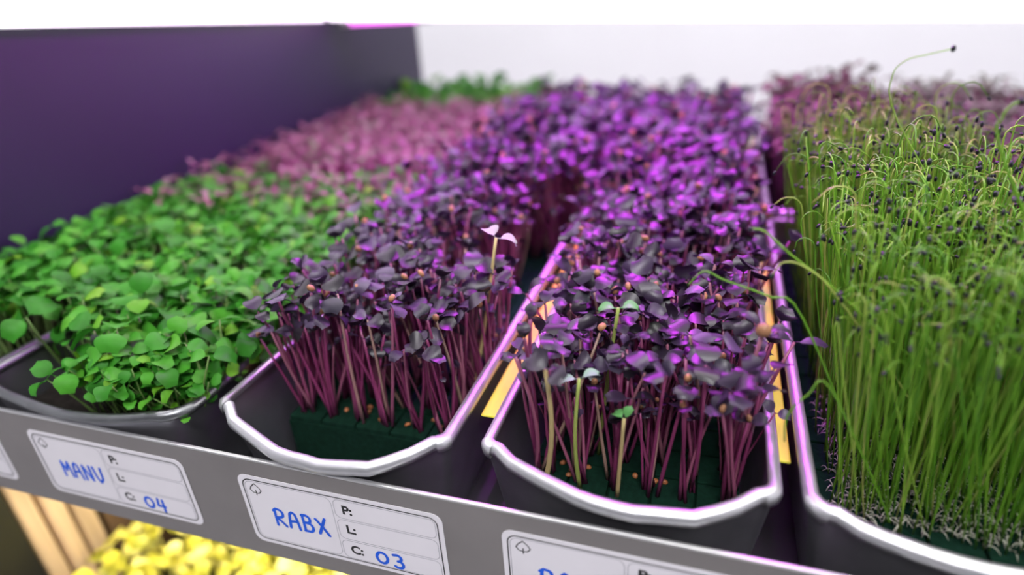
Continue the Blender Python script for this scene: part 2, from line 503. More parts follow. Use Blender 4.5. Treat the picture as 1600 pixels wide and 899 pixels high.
tray('aluminium tray of brownish pink seedlings behind the chives', 0.2403, 0.3530, 0.315, 0.60, ZR, 0.008, 0.004, 0.0)
tray('aluminium tray of darker seedlings at the far right edge behind the chives', 0.3590, 0.4720, 0.315, 0.60, ZR, 0.008, 0.004, 0.0)


# ------------------------------------------------------------------ growing pads
def pad(x0, x1, y0, y1, ztop, zb, label, cell=0.018, m='foam'):
    t = thing('growing_pad', label, 'growing pad', ((x0 + x1) / 2, (y0 + y1) / 2, zb))
    ox, oy = (x0 + x1) / 2, (y0 + y1) / 2
    b = B().box(x0 - ox, x1 - ox, y0 - oy, y1 - oy, 0, ztop - zb - 0.003)
    b.out('pad_base', m, t)
    nx, ny = max(1, round((x1 - x0) / cell)), max(1, round((y1 - y0) / cell))
    cx, cy = (x1 - x0) / nx, (y1 - y0) / ny
    me = None
    near = 0
    V, Fc = [], []
    for j in range(ny):
        for i in range(nx):
            h = 0.0035
            w, d = cx / 2 - 0.0005, cy / 2 - 0.0005
            if me is None:
                bb = B().box(-w, w, -d, d, 0, h, bev=0.0006)
                o = bb.out('pad_cell', m, t); me = o.data
            elif near < 60:
                o = obj('pad_cell', me, t)
            else:
                continue
            near += 1
            o.location = (x0 - ox + (i + .5) * cx, y0 - oy + (j + .5) * cy, ztop - zb - 0.0035)
    jr = math.ceil(60 / nx)
    if ny > jr:
        b = B()
        for j in range(jr, ny):
            for i in range(nx):
                xx, yy = x0 - ox + (i + .5) * cx, y0 - oy + (j + .5) * cy
                if j * nx + i >= 60: b.box(xx - cx / 2 + .0005, xx + cx / 2 - .0005, yy - cy / 2 + .0005, yy + cy / 2 - .0005, ztop - zb - .0035, ztop - zb)
        b.out('pad_cells', m, t)['kind'] = 'stuff'
    return t


ZF = -0.020
pad(0.0030, 0.1000, 0.046, 0.58, ZF + .004, -0.0445, 'dark green foam pad under the radish sprouts of the bent rimmed tray')
pad(0.1340, 0.2235, 0.034, 0.58, ZF, -0.0445, 'dark green foam pad under the radish sprouts left of the chives')
pad(0.2520, 0.3430, 0.032, 0.285, ZF + .004, -0.0445, 'dark green foam pad under the chives')
for x0, x1, y0, y1, lb in ((-0.141, -0.027, 0.015, 0.288, 'dark soil bed of the green sprouts beside the purple radish'),
                           (-0.230, -0.165, 0.015, 0.288, 'dark soil bed of the green sprouts at the side panel'),
                           (-0.117, -0.027, 0.328, 0.588, 'dark soil bed of the pinkish seedlings beside the purple radish'),
                           (-0.230, -0.140, 0.328, 0.588, 'dark soil bed of the pinkish seedlings at the side panel'),
                           (0.252, 0.342, 0.328, 0.588, 'dark soil bed of the brownish seedlings behind the chives'),
                           (0.371, 0.460, 0.328, 0.588, 'dark soil bed of the seedlings at the far right edge')):
    b = B()
    bmesh.ops.create_grid(b.bm, x_segments=30, y_segments=60, size=0.5)
    for v in b.bm.verts:
        ex = min(0.5 - abs(v.co.x), 0.5 - abs(v.co.y))
        v.co = Vector((x0 + (v.co.x + .5) * (x1 - x0), y0 + (v.co.y + .5) * (y1 - y0), -0.008 + random.gauss(0, .0006) - (0.004 if ex < .01 else 0)))
    r = bmesh.ops.extrude_face_region(b.bm, geom=list(b.bm.faces))
    for v in r['geom']:
        if isinstance(v, bmesh.types.BMVert): v.co.z = -0.0445
    o = b.out('soil_bed', 'soil'); tag(o, lb, 'soil', kind='stuff')


# ------------------------------------------------------------------ plant templates (arrays)
def tube(P, R, sides=5):
    P = np.asarray(P, float); n = len(P)
    R = np.broadcast_to(R, (n,))
    T = np.gradient(P, axis=0); T /= np.linalg.norm(T, axis=1, keepdims=True) + 1e-12
    ref = np.array([0.31, 0.95, 0.05])
    U = np.cross(T, ref); U /= np.linalg.norm(U, axis=1, keepdims=True) + 1e-12
    Wv = np.cross(T, U)
    a = np.arange(sides) * 2 * PI / sides
    V = (P[:, None] + R[:, None, None] * (np.cos(a)[None, :, None] * U[:, None] + np.sin(a)[None, :, None] * Wv[:, None])).reshape(-1, 3)
    Fc = []
    for i in range(n - 1):
        for j in range(sides):
            p, q = i * sides + j, i * sides + (j + 1) % sides
            Fc += [(p, q, q + sides), (p, q + sides, p + sides)]
    for j in range(1, sides - 1):
        Fc += [(0, j + 1, j), ((n - 1) * sides, (n - 1) * sides + j, (n - 1) * sides + j + 1)]
    return V, np.array(Fc)


def blade(L, Wd, notch=0.18, cup=0.25, droop=0.25, petiole=0.25, nu=7, heart=0.3, twist=0.0):
    """cotyledon blade growing along +X from origin; petiole then blade, notch at its tip"""
    V, Fc = [], []
    cols = np.array([-1, -0.55, 0, 0.55, 1.0])
    for i in range(nu):
        u = i / (nu - 1)
        w = Wd / 2 * (max(math.sin(PI * min(1, (u * 0.93 + .07)) ** (0.85 + heart)), 0.0)) ** 0.62 if 0 < i < nu - 1 else Wd / 2 * (0.10 if i == 0 else 0.55)
        for c in cols:
            x = petiole * L + L * u
            if i >= nu - 2: x -= L * notch * (1 - abs(c)) ** 0.8 * (1.0 if i == nu - 1 else 0.4)
            if i == nu - 1: x -= L * 0.06 * abs(c)
            z = cup * w * (c * c) - droop * L * u * u + 0.10 * L * math.sin(PI * u)
            y = c * w
            z += twist * y * u
            V.append((x, y, z))
    for i in range(nu - 1):
        for j in range(4):
            a = i * 5 + j
            Fc += [(a, a + 5, a + 6), (a, a + 6, a + 1)]
    V = np.array(V); Fc = np.array(Fc)
    if petiole > 0.05:
        pv, pf = tube([(0, 0, -.02 * L), (petiole * L * .6, 0, 0), (petiole * L * 1.15, 0, 0.0)], Wd * 0.035, 3)
        Fc = np.vstack([Fc, pf + len(V)]); V = np.vstack([V, pv])
    return V, Fc


def rot(ax, a):
    c, s = math.cos(a), math.sin(a)
    if ax == 'x': return np.array([[1, 0, 0], [0, c, -s], [0, s, c]])
    if ax == 'y': return np.array([[c, 0, s], [0, 1, 0], [-s, 0, c]])
    return np.array([[c, -s, 0], [s, c, 0], [0, 0, 1]])


def ellipsoid(c, r, n=6, m=4):
    V = [(c[0], c[1], c[2] + r[2])]
    for i in range(1, m):
        p = PI * i / m
        for j in range(n):
            a = 2 * PI * j / n
            V.append((c[0] + r[0] * math.sin(p) * math.cos(a), c[1] + r[1] * math.sin(p) * math.sin(a), c[2] + r[2] * math.cos(p)))
    V.append((c[0], c[1], c[2] - r[2]))
    Fc = []
    for j in range(n):
        Fc.append((0, 1 + j, 1 + (j + 1) % n))
        for i in range(m - 2):
            a, b = 1 + i * n + j, 1 + i * n + (j + 1) % n
            Fc += [(a, a + n, b + n), (a, b + n, b)]
        k = 1 + (m - 2) * n
        Fc.append((k + j, len(V) - 1, k + (j + 1) % n))
    return np.array(V), np.array(Fc)


def seedling(h, lean, stem_r, L, Wd, spread, leafkw, style='open', coat=False, sides=5, segs=6, pair_ang=None):
    """list of (part name, slot, V, F); slot 0 stem 1 leaf 2 seed coat"""
    a = rng.uniform(0, 2 * PI)
    top = np.array([math.cos(a) * lean, math.sin(a) * lean, h])
    s = np.linspace(0, 1, segs)
    b = rng.uniform(0, 2 * PI); w = rng.uniform(0, 0.05) * h
    P = np.stack([top[0] * s ** 1.6 + w * math.cos(b) * np.sin(PI * s), top[1] * s ** 1.6 + w * math.sin(b) * np.sin(PI * s), h * s], 1)
    R = stem_r * (1.15 - 0.45 * s)
    parts = [('stem', 0) + tube(P, R, sides)]
    a2 = rng.uniform(0, 2 * PI)
    tilt = rot('x', rng.normal(0, .25)) @ rot('y', rng.normal(0, .25))
    for k in range(2):
        kw = dict(leafkw)
        kw['droop'] = kw.get('droop', .25) * rng.uniform(.3, 1.6)
        kw['cup'] = kw.get('cup', .25) * rng.uniform(-.3, 1.6)
        kw['twist'] = rng.normal(0, .12)
        sc = rng.uniform(.8, 1.15)
        V, Fc = blade(L * sc, Wd * sc * rng.uniform(.9, 1.1), **kw)
        up = {'open': rng.normal(.12, .28), 'half': rng.uniform(.4, .9), 'closed': rng.uniform(1.1, 1.4)}[style]
        az = a2 + k * (PI + rng.normal(0, .25))
        if style == 'closed': az = a2 + k * PI
        V = V @ (rot('z', az) @ rot('y', -up)).T @ tilt.T + P[-1]
        parts.append(('leaf', 1, V, Fc))
    if coat:
        V, Fc = ellipsoid((0, 0, 0), (stem_r * 2.0, stem_r * 1.7, stem_r * 2.4))
        parts.append(('seed_coat', 2, V @ tilt.T + P[-1] + np.array([0, 0, L * .35]), Fc))
    return parts


def templ_radish(n=26):
    out = []
    for i in range(n):
        st = 'open' if i % 13 < 8 else ('half' if i % 13 < 10 else 'closed')
        out.append(seedling(rng.uniform(.056, .078), rng.uniform(.002, .010), 0.00095, rng.uniform(.0072, .0104) if st != 'closed' else .0070,
                            rng.uniform(.0078, .0112), 0, dict(notch=.15, cup=.16, droop=.28, petiole=.20), st, coat=(i % 9 == 4)))
    return out


def templ_mustard(n=20):
    return [seedling(rng.uniform(.036, .050), rng.uniform(.001, .006), 0.0006, rng.uniform(.0078, .0110), rng.uniform(.0092, .0128), 0,
                     dict(notch=.10, cup=.25, droop=.45, petiole=.2), 'open', sides=4, segs=4) for i in range(n)]


def templ_amaranth(n=14):
    return [seedling(rng.uniform(.042, .060), rng.uniform(.001, .008), 0.0005, rng.uniform(.0055, .0085), rng.uniform(.0040, .0060), 0,
                     dict(notch=.03, cup=.2, droop=.3, petiole=.2, nu=5), 'open', sides=3, segs=4) for i in range(n)]


def templ_yellow(n=14):
    return [seedling(rng.uniform(.055, .080), rng.uniform(.004, .012), 0.0007, rng.uniform(.012, .017), rng.uniform(.010, .014), 0,
                     dict(notch=.05, cup=.1, droop=.35, petiole=.25, nu=5), 'open', sides=4, segs=4) for i in range(n)]


def chive(h, knee=True):
    """chive shoot: straight pale base, grassy stem, many with a bent knee near the tip carrying the black seed coat"""
    a = rng.uniform(0, 2 * PI); lean = rng.normal(0, .06) * h
    d = np.array([math.cos(a), math.sin(a), 0])
    n = 9
    s = np.linspace(0, 1, n)
    P = [d * (lean * t ** 1.7) + np.array([0, 0, h * t]) + d[[1, 0, 2]] * np.array([1, -1, 1]) * 0.02 * h * math.sin(4 * t + a) for t in s]
    P = [np.array(p) for p in P]
    r = [0.00042] * n
    if knee:
        k = rng.uniform(0.003, 0.010)
        b = rng.uniform(0, 2 * PI)
        e = np.array([math.cos(b), math.sin(b), 0])
        tip = P[-1]
        ang = rng.uniform(1.6, 3.3)
        m = 6
        for i in range(1, m + 1):
            q = ang * i / m
            P.append(tip + e * k * (1 - math.cos(q)) + np.array([0, 0, k * math.sin(q)]))
            r.append(0.00036)
        t = P[-1] - P[-2]; t /= np.linalg.norm(t)
        P.append(P[-1] + t * rng.uniform(.001, .008)); r.append(0.00026)
    else:
        r[-1] = 0.0002
    return np.array(P), np.array(r)


def chive_parts(h, knee=True, seed=True, sides=4):
    P, r = chive(h, knee)
    parts = [('shoot', 0) + tube(P, r, sides)]
    if seed:
        t = P[-1] - P[-2]; t /= np.linalg.norm(t)
        V, Fc = ellipsoid((0, 0, 0), (.0011, .0009, .0018), 6, 4)
        z = t; x = np.cross(z, [0.2, .9, .3]); x /= np.linalg.norm(x); y = np.cross(z, x)
        parts.append(('seed_coat', 1, V @ np.stack([x, y, z]) + P[-1] + t * .001, Fc))
    # two or three white roots curling at the base
    for k in range(2):
        a = rng.uniform(0, 2 * PI); L = rng.uniform(.004, .009)
        e = np.array([math.cos(a), math.sin(a), 0])
        Q = [e * L * q + np.array([0, 0, .0035 * math.sin(PI * q * .9) + .0015]) for q in np.linspace(0, 1, 5)]
        if k == 0: V, Fc = tube(Q, [.0004, .0003, .0003, .00025, .0001], 3)
        else:
            V2, F2 = tube(Q, [.0004, .0003, .0003, .00025, .0001], 3)
            Fc = np.vstack([Fc, F2 + len(V)]); V = np.vstack([V, V2])
    parts.append(('roots', 2, V, Fc))
    return parts


def project(X):
    d = np.asarray(X) - CAM
    z = d @ FX
    return 800 + F_PX * (d @ RX) / z, 449.5 - F_PX * (d @ UX) / z, z


def plant_field(name, tmpl, mats, pts, label_fn, cat, group, n_ind, hgt, stuff_label, partnames=None, stuffname=None):
    """pts: array x,y,z,rotz,scale,lean x,lean y. The n_ind showing largest in view become things, the rest one stuff object"""
    pts = np.asarray(pts)
    u, v, z = project(pts[:, :3] + np.array([0, 0, hgt]))
    inside = (u > -15) & (u < 1615) & (v > -20) & (v < 915) & (z > 0.03)
    key = np.where(inside, z, z + 100)
    order = np.argsort(key)
    ti = rng.integers(0, len(tmpl), len(pts))
    meshes = {}
    ind = [i for i in order[:n_ind] if inside[i]]
    iset = set(ind)
    for i in ind:
        x, y, zz, rz, sc, lx, ly = pts[i]
        o = bpy.data.objects.new(name, None)
        o.empty_display_size = 0.005
        M = Matrix.Translation((x, y, zz)) @ Matrix.Rotation(ly, 4, 'X') @ Matrix.Rotation(lx, 4, 'Y') @ Matrix.Rotation(rz, 4, 'Z') @ Matrix.Scale(sc, 4)
        o.matrix_world = M
        COL.objects.link(o)
        lb = label_fn(x, y)
        tag(o, lb[0], cat, lb[1] if len(lb) > 1 else group)
        for pi, (pn, slot, V, Fc) in enumerate(tmpl[ti[i]]):
            kk = (ti[i], pi)
            if kk not in meshes: meshes[kk] = mesh_np(pn, V, Fc, [mats[slot]])
            c = bpy.data.objects.new(pn, meshes[kk]); COL.objects.link(c); c.parent = o
    rest = [i for i in range(len(pts)) if i not in iset]
    if rest:
        VV, FF, MM = [], [], []
        base = 0
        for i in rest:
            x, y, zz, rz, sc, lx, ly = pts[i]
            R = rot('x', ly) @ rot('y', lx) @ rot('z', rz) * sc
            for pn, slot, V, Fc in tmpl[ti[i]]:
                if pn == 'roots' and y > .12: continue
                VV.append(V @ R.T + np.array([x, y, zz])); FF.append(Fc + base); MM.append(np.full(len(Fc), slot)); base += len(V)
        o = obj(stuffname or name, mesh_np(stuffname or name, np.vstack(VV), np.vstack(FF), mats, np.concatenate(MM)))
        tag(o, stuff_label, cat, kind='stuff')


def grid_pts(x0, x1, y0, y1, step, jit, z, lean=.06, sc=(.9, 1.1), keep=None):
    P = []
    nx, ny = max(1, round((x1 - x0) / step)), max(1, round((y1 - y0) / step))
    for j in range(ny + 1):
        for i in range(nx + 1):
            x = x0 + (x1 - x0) * i / nx + rng.normal(0, jit); y = y0 + (y1 - y0) * j / ny + rng.normal(0, jit)
            if keep is not None and not keep(x, y): continue
            P.append((x, y, z, rng.uniform(0, 2 * PI), rng.uniform(*sc), rng.normal(0, lean), rng.normal(0, lean)))
    return P


def clump_pts(x0, x1, y0, y1, step, z, per, keep=None):
    P = []
    nx, ny = max(1, round((x1 - x0) / step)), max(1, round((y1 - y0) / step))
    for j in range(ny + 1):
        for i in range(nx + 1):
            cx, cy = x0 + (x1 - x0) * i / nx, y0 + (y1 - y0) * j / ny
            for k in range(rng.integers(*per)):
                a, r = rng.uniform(0, 2 * PI), 0.0042 * math.sqrt(rng.uniform(0, 1))
                x, y = cx + r * math.cos(a), cy + r * math.sin(a)
                if keep is not None and not keep(x, y): continue
                dx, dy = rng.normal(0, .11), rng.normal(0, .11)
                hs = rng.uniform(.86, 1.05) * np.interp(y, [.04, .3], [.92, 1.10]) if rng.uniform() > .32 else rng.uniform(.45, .85)
                P.append((x, y, z, rng.uniform(0, 2 * PI), hs, dx, dy))
    return P


# ------------------------------------------------------------------ radish rows
keep2 = lambda x, y: not (x > 0.072 + .008 * math.sin(y * 40) and 0.115 < y < 0.255)
rad = clump_pts(0.0985, 0.1000, 0.084, 0.100, 0.0165, ZF + .004, (6, 8)) + clump_pts(0.0965, 0.0985, 0.29, 0.575, 0.0165, ZF + .004, (8, 11)) + clump_pts(0.1345, 0.1355, 0.26, 0.575, 0.0165, ZF, (6, 9)) + clump_pts(0.0110, 0.0900, 0.053, 0.575, 0.0165, ZF + .004, (7, 11), keep2) + \
      clump_pts(0.1420, 0.2180, 0.043, 0.575, 0.0165, ZF, (7, 11))
ORD = ('leftmost', 'second', 'third', 'fourth', 'fifth', 'sixth')
ROWN = ('front', 'second', 'third', 'fourth', 'fifth', 'sixth', 'seventh', 'eighth')


def radish_label(x, y):
    left = x < 0.115
    x0, y0, st = (.0110, .053, .0790 / 5) if left else (.1420, .043, .0760 / 5)
    c = max(0, min(5, round((x - x0) / st))); r = max(0, round((y - y0) / .0165))
    where = 'tray above label RABX' if left else 'tray beside the chives'
    if r > 7: return ('purple radish sprout in the back of the ' + where, 'far radish sprouts in the ' + where)
    cl = 'leftmost clump' if c == 0 else ORD[c] + ' clump from left'
    return ('purple radish sprout, %s row, %s, %s' % (ROWN[r], cl, where), 'radish sprouts, %s row, %s, %s' % (ROWN[r], cl, where))


def third(v, a, b, names): return names[0] if v < a else (names[1] if v < b else names[2])


def green_label(x, y):
    if x < -.152: return ('light green sprout in the narrow tray at the dark side panel', 'green sprouts at the side panel')
    p = third(x, -.105, -.062, ('left', 'middle', 'right'))
    if y < .034: return ('light green sprout leaning over the front rim of its tray, %s part' % p, 'green sprouts at the front rim, ' + p)
    return ('light green sprout a little behind the front rim, %s part of tray' % p, 'green sprouts behind the front rim, ' + p)


def chive_label(x, y):
    p = third(x, .272, .285, ('at the left corner', 'left of the middle', 'toward the right'))
    q = 'front rows' if y < .055 else 'rows behind'
    return ('thin green chive shoot in the %s, %s' % (q, p), 'chive shoots in the %s, %s' % (q, p))


def yellow_label(x, y):
    p = third(x, -.16, -.08, ('beside the wooden slats', 'in the middle of its tray', 'at the right end of its tray'))
    return ('yellow leafy sprout on the lower tier %s' % p, 'yellow sprouts ' + p)


plant_field('radish_sprout', templ_radish(), ['radish_stem', 'radish_leaf', 'seed_coat'], rad, radish_label, 'sprout', None, 300, .06,
            'dense purple radish sprouts filling both middle trays farther back', stuffname='radish_sprouts')

# ------------------------------------------------------------------ green sprouts, left
gr = grid_pts(-0.143, -0.024, 0.018, 0.292, 0.0068, .0018, -0.009, .14, (.8, 1.1)) + grid_pts(-0.232, -0.162, 0.018, 0.292, 0.0068, .0018, -0.009, .12)
for k in range(300):      # low outward leaning ones along the front and right rims
    if k % 2: x, y, lx, ly = rng.uniform(-.115, -.028), rng.uniform(.013, .030), rng.normal(0, .2), rng.uniform(.05, .4)
    else: x, y, lx, ly = rng.uniform(-.034, -.024), rng.uniform(.015, .28), rng.uniform(.1, .5), rng.normal(0, .15)
    gr.append((x, y, -.009, rng.uniform(0, 2 * PI), rng.uniform(.35, .9), lx, ly))
gr = [p for p in gr if rng.uniform() > np.interp(p[1], [.19, .31], [0, .65]) and not (p[0] < -.085 and p[0] > -.15 and p[1] < .024 + (-.085 - p[0]) * .3)]
# some lean out over the front rim and side rims
plant_field('mustard_sprout', templ_mustard(), ['mustard_stem', 'mustard_leaf', 'mustard_leaf'], gr, green_label, 'sprout', None, 300, .035,
            'thick carpet of light green leafy sprouts behind the nearest ones at left', stuffname='mustard_sprouts')
# pinkish seedlings behind
am = grid_pts(-0.232, -0.022, 0.20, 0.31, 0.0095, .003, -0.009, .12, sc=(.9, 1.05)) + grid_pts(-0.120, -0.020, 0.322, 0.590, 0.0060, .0015, -0.009, .12) + grid_pts(-0.232, -0.135, 0.322, 0.590, 0.0060, .0015, -0.009, .10)
tm = templ_amaranth()
VV = tm


def stuff_field(name, tmpl, mats, pts, label, cat):
    plant_field(name, tmpl, mats, pts, None, cat, None, 0, .04, label)


stuff_field('pink_seedlings', tm, ['amaranth_stem', 'amaranth_leaf', 'amaranth_leaf'], am, 'blurred carpet of dusty pink seedlings behind the green sprouts', 'seedlings')
fg = grid_pts(-0.232, -0.022, 0.60, 0.73, 0.0085, .002, -0.009, .1, sc=(1.05, 1.3))
stuff_field('far_green_seedlings', templ_mustard(8), ['mustard_stem', 'mustard_leaf', 'mustard_leaf'], fg, 'blurred strip of green seedlings at the far end of the shelf', 'seedlings')
ag = grid_pts(0.257, 0.346, 0.325, 0.590, 0.0054, .0015, -0.009, .05, sc=(1.22, 1.5))
stuff_field('brown_seedlings', tm, ['brown_leaf', 'brown_leaf', 'brown_leaf'], ag, 'tall brownish pink seedlings behind the chives', 'seedlings')

ag = grid_pts(0.376, 0.462, 0.325, 0.590, 0.0062, .0015, -0.009, .06, sc=(1.15, 1.45))
stuff_field('brown_green_seedlings', templ_amaranth(8), ['amaranth_stem', 'olive_leaf', 'olive_leaf'], ag, 'dark olive brown seedlings at the far right edge behind the chives', 'seedlings')

# ------------------------------------------------------------------ chives
ch = grid_pts(0.2600, 0.3400, 0.040, 0.282, 0.0032, .0011, ZF + .0045, .06, sc=(.86, 1.12))
ch = [(x, y, z, rz, sc * float(np.interp(y, [.04, .13, .28], [.71, .82, .80])), lx - .07, ly) for x, y, z, rz, sc, lx, ly in ch]
tch = [chive_parts(rng.uniform(.105, .140), knee=i % 3 != 0, seed=i % 4 != 3) for i in range(30)]
plant_field('chive_shoot', tch, ['chive_green', 'chive_seed', 'root_white'], ch, chive_label,
            'sprout', None, 300, .06, 'dense stand of thin green chive shoots with black seed tips in the right tray', stuffname='chive_shoots')

# ------------------------------------------------------------------ lower tier: yellow sprouts
yl = grid_pts(-0.232, 0.06, 0.02, 0.24, 0.0120, .003, -0.287, .12)
plant_field('yellow_sprout', templ_yellow(), ['yellow_stem', 'yellow_leaf', 'yellow_leaf'], yl, yellow_label,
            'sprout', None, 300, .06, 'blurred mass of yellow sprouts on the lower tier', stuffname='yellow_sprouts')
t = thing('sprout_tray', 'dark tray of yellow sprouts on the lower tier', 'tray', (-0.09, 0.13, -0.305))
B().box(-0.162, 0.16, -0.122, 0.122, 0.0005, 0.004).out('tray_base', 'black_metal', t)
for bx in ((-0.162, 0.16, -0.125, -0.122, 0.0005, 0.03), (-0.162, 0.16, 0.122, 0.125, 0.0005, 0.03), (-0.165, -0.162, -0.125, 0.125, 0.0005, 0.03), (0.16, 0.163, -0.125, 0.125, 0.0005, 0.03)):
    B().box(*bx).out('tray_wall', 'black_metal', t)
o = B().box(-0.250, 0.068, 0.012, 0.248, -0.3005, -0.286).out('soil_bed', 'soil'); tag(o, 'dark soil bed under the yellow sprouts of the lower tier', 'soil', kind='stuff')


# ------------------------------------------------------------------ adhesive labels
def ribbon(paths, w, y=0.0):
    """flat pen strokes in the XZ plane (s right, t down)"""
    V, Fc = [], []
    lift = 0.0
    for P in paths:
        P = [np.array(p, float) for p in P]
        for a, b in zip(P[:-1], P[1:]):
            d = b - a; L = np.linalg.norm(d)
            if L < 1e-7: continue
            n = np.array([-d[1], d[0]]) / L * w / 2
            k = len(V)
            lift += 1.2e-6
            for q in (a + n, b + n, b - n, a - n): V.append((q[0], y - lift, -q[1]))
            Fc += [(k, k + 1, k + 2), (k, k + 2, k + 3)]
        for p in P:
            k = len(V)
            lift += 1.2e-6
            V.append((p[0], y - lift, -p[1]))
            for i in range(8): V.append((p[0] + w / 2 * math.cos(i * PI / 4), y - lift, -p[1] + w / 2 * math.sin(i * PI / 4)))
            for i in range(8): Fc.append((k, k + 1 + i, k + 1 + (i + 1) % 8))
    return V, Fc


def rrect(s0, t0, s1, t1, r, n=6):
    P = []
    for cx, cy, a0 in ((s1 - r, t0 + r, -PI / 2), (s1 - r, t1 - r, 0), (s0 + r, t1 - r, PI / 2), (s0 + r, t0 + r, PI)):
        for k in range(n + 1):
            a = a0 + PI / 2 * k / n
            P.append((cx + r * math.cos(a), cy + r * math.sin(a)))
    return P + [P[0]]


def arcp(cx, cy, rx, ry, a0, a1, n=10):
    return [(cx + rx * math.cos(math.radians(a0 + (a1 - a0) * k / n)), cy + ry * math.sin(math.radians(a0 + (a1 - a0) * k / n))) for k in range(n + 1)]


# letters in a box 0..1 wide, 0 (top)..1 (bottom)
GL_ = {
    'R': [[(.12, 1), (.1, .5), (.14, .05)], [(.0, .12), (.3, -.02)] + arcp(.5, .24, .36, .24, -80, 90) + [(.2, .52), (.55, .72), (.95, .98)]],
    'A': [[(.02, 1), (.1, .5), (.25, .12), (.45, .0), (.68, .08), (.8, .4), (.92, 1.02)], [(.08, .6), (.5, .55), (.86, .56)]],
    'B': [[(.1, .02), (.12, .5), (.1, 1)], [(.05, .05), (.4, .0)] + arcp(.42, .24, .34, .22, -80, 95) + [(.3, .48)] + arcp(.5, .74, .4, .26, -85, 95) + [(.08, 1)]],
    'X': [[(.0, .1), (.5, .5), (1.0, 1.0)], [(.85, .0), (.5, .5), (.12, .98)]],
    'M': [[(.0, 1), (.1, .05), (.45, .6), (.85, .02), (1.0, 1)]],
    'N': [[(.02, 1), (.05, .05), (.8, .98), (.85, .0)]],
    'V': [[(.0, .02), (.12, .7), (.4, 1.0), (.75, .75), (.88, .0)]],
    '0': [arcp(.5, .5, .5, .42, 0, 360, 16)],
    '3': [[(.1, .05), (.5, .0)] + arcp(.45, .25, .36, .23, -60, 90) + arcp(.48, .74, .44, .27, -80, 140)],
    '4': [[(.2, .0), (.05, .6), (.9, .6)], [(.75, .05), (.7, 1.05)]],
}


def text_mesh(txt, size):
    cu = bpy.data.curves.new('txt', 'FONT'); cu.body = txt; cu.size = size; cu.offset = size * .035
    o = bpy.data.objects.new('txt', cu); COL.objects.link(o)
    dg = bpy.context.evaluated_depsgraph_get()
    me = bpy.data.meshes.new_from_object(o.evaluated_get(dg))
    bpy.data.objects.remove(o)
    return me


LW, LH = 0.0990, 0.0410
TXT = {k: text_mesh(k, 0.0068) for k in ('P:', 'L:', 'C:')}


def shelf_label(x, label, word, num, seedv=0, tilt=0.0):
    t = thing('shelf_label', label, 'label', (x, -0.0014, -0.0095), 'labels on the steel lip')
    t.rotation_euler = (0, tilt, 0)
    bm = bmesh.new()
    P = rrect(0, 0, LW, LH, 0.0045)[:-1]
    f = [bm.verts.new((p[0], 0, -p[1])) for p in P]
    face = bm.faces.new(f)
    r = bmesh.ops.extrude_face_region(bm, geom=[face])
    for v in r['geom']:
        if isinstance(v, bmesh.types.BMVert): v.co.y -= 0.00025
    bmesh.ops.recalc_face_normals(bm, faces=bm.faces)
    me = bpy.data.meshes.new('card'); bm.to_mesh(me); bm.free(); me.materials.append(MATS['card'])
    obj('card', me, t)
    y = -0.00030
    def put(name, paths, w, m, yy=y, lb=None):
        V, Fc = ribbon(paths, w, yy)
        o = obj(name, mesh_np(name, V, Fc, [m], smooth=False), t)
        if lb: o['label'] = lb
        return o
    ins = 0.0023
    put('outer_border', [rrect(ins, ins, LW - ins, LH - ins, .004)], .00055, 'ink_black')
    sm = 0.478 * LW
    q = 0.0033
    rows = [(q, .335 * LH), (.335 * LH + .0009, .635 * LH), (.635 * LH + .0009, LH - q)]
    put('field_lines', [rrect(q, q, sm, LH - q, .0035)] + [rrect(sm + .0012, a, LW - q, b, .0028) for a, b in rows], .00022, 'ink_grey')
    for k, (a, b) in zip(('P:', 'L:', 'C:'), rows):
        m2 = TXT[k].copy(); m2.materials.clear(); m2.materials.append(MATS['ink_black'])
        o = obj('printed_letter', m2, t)
        o.location = (sm + .0048, y - .00003, -(a + .0077)); o.rotation_euler = (PI / 2, 0, 0)
    # spade shaped leaf mark
    cx, cy = 0.0085, 0.0078
    g = 0.0034
    put('leaf_mark', [[(cx - .0004, cy + g * .62), (cx - g * .5, cy + g * .55), (cx - g * .85, cy + g * .1), (cx - g * .6, cy - g * .4), (cx, cy - g), (cx + g * .6, cy - g * .4), (cx + g * .85, cy + g * .1),
                       (cx + g * .5, cy + g * .55), (cx + .0004, cy + g * .62)], [(cx, cy + g * .95), (cx, cy + g * .15)]], .00050, 'ink_black')
    rs = random.Random(seedv)
    def write(word, s0, t0, w, h, gap, slope=0.0):
        paths = []
        for k, chh in enumerate(word):
            for st in GL_[chh]:
                paths.append([(s0 + k * gap + p[0] * w + rs.uniform(-.00008, .00008), t0 + k * slope + p[1] * h + rs.uniform(-.00008, .00008)) for p in st])
        return paths
    if word: put('handwriting', write(word, .150 * LW, .43 * LH, .0056, .0098, .0074, -.0002), .00150, 'ink_blue', y - .00004)
    if num: put('handwritten_number', write(num, .655 * LW, .715 * LH, .0052, .0078, .0078, .0), .00150, 'ink_blue', y - .00004)
    return t


shelf_label(0.0115, 'white label with blue handwriting RABX and 03 on the steel lip', 'RABX', '03', 1)
shelf_label(-0.1180, 'white label with blurred blue handwriting MANV and 04 on the steel lip', 'MANV', '04', 2)
shelf_label(0.1354, 'white label with blue handwriting starting RAB, cut by the bottom edge', 'RAB', '', 3)
shelf_label(-0.2430, 'white label at the far left end of the steel lip, mostly out of frame', '', '', 4)


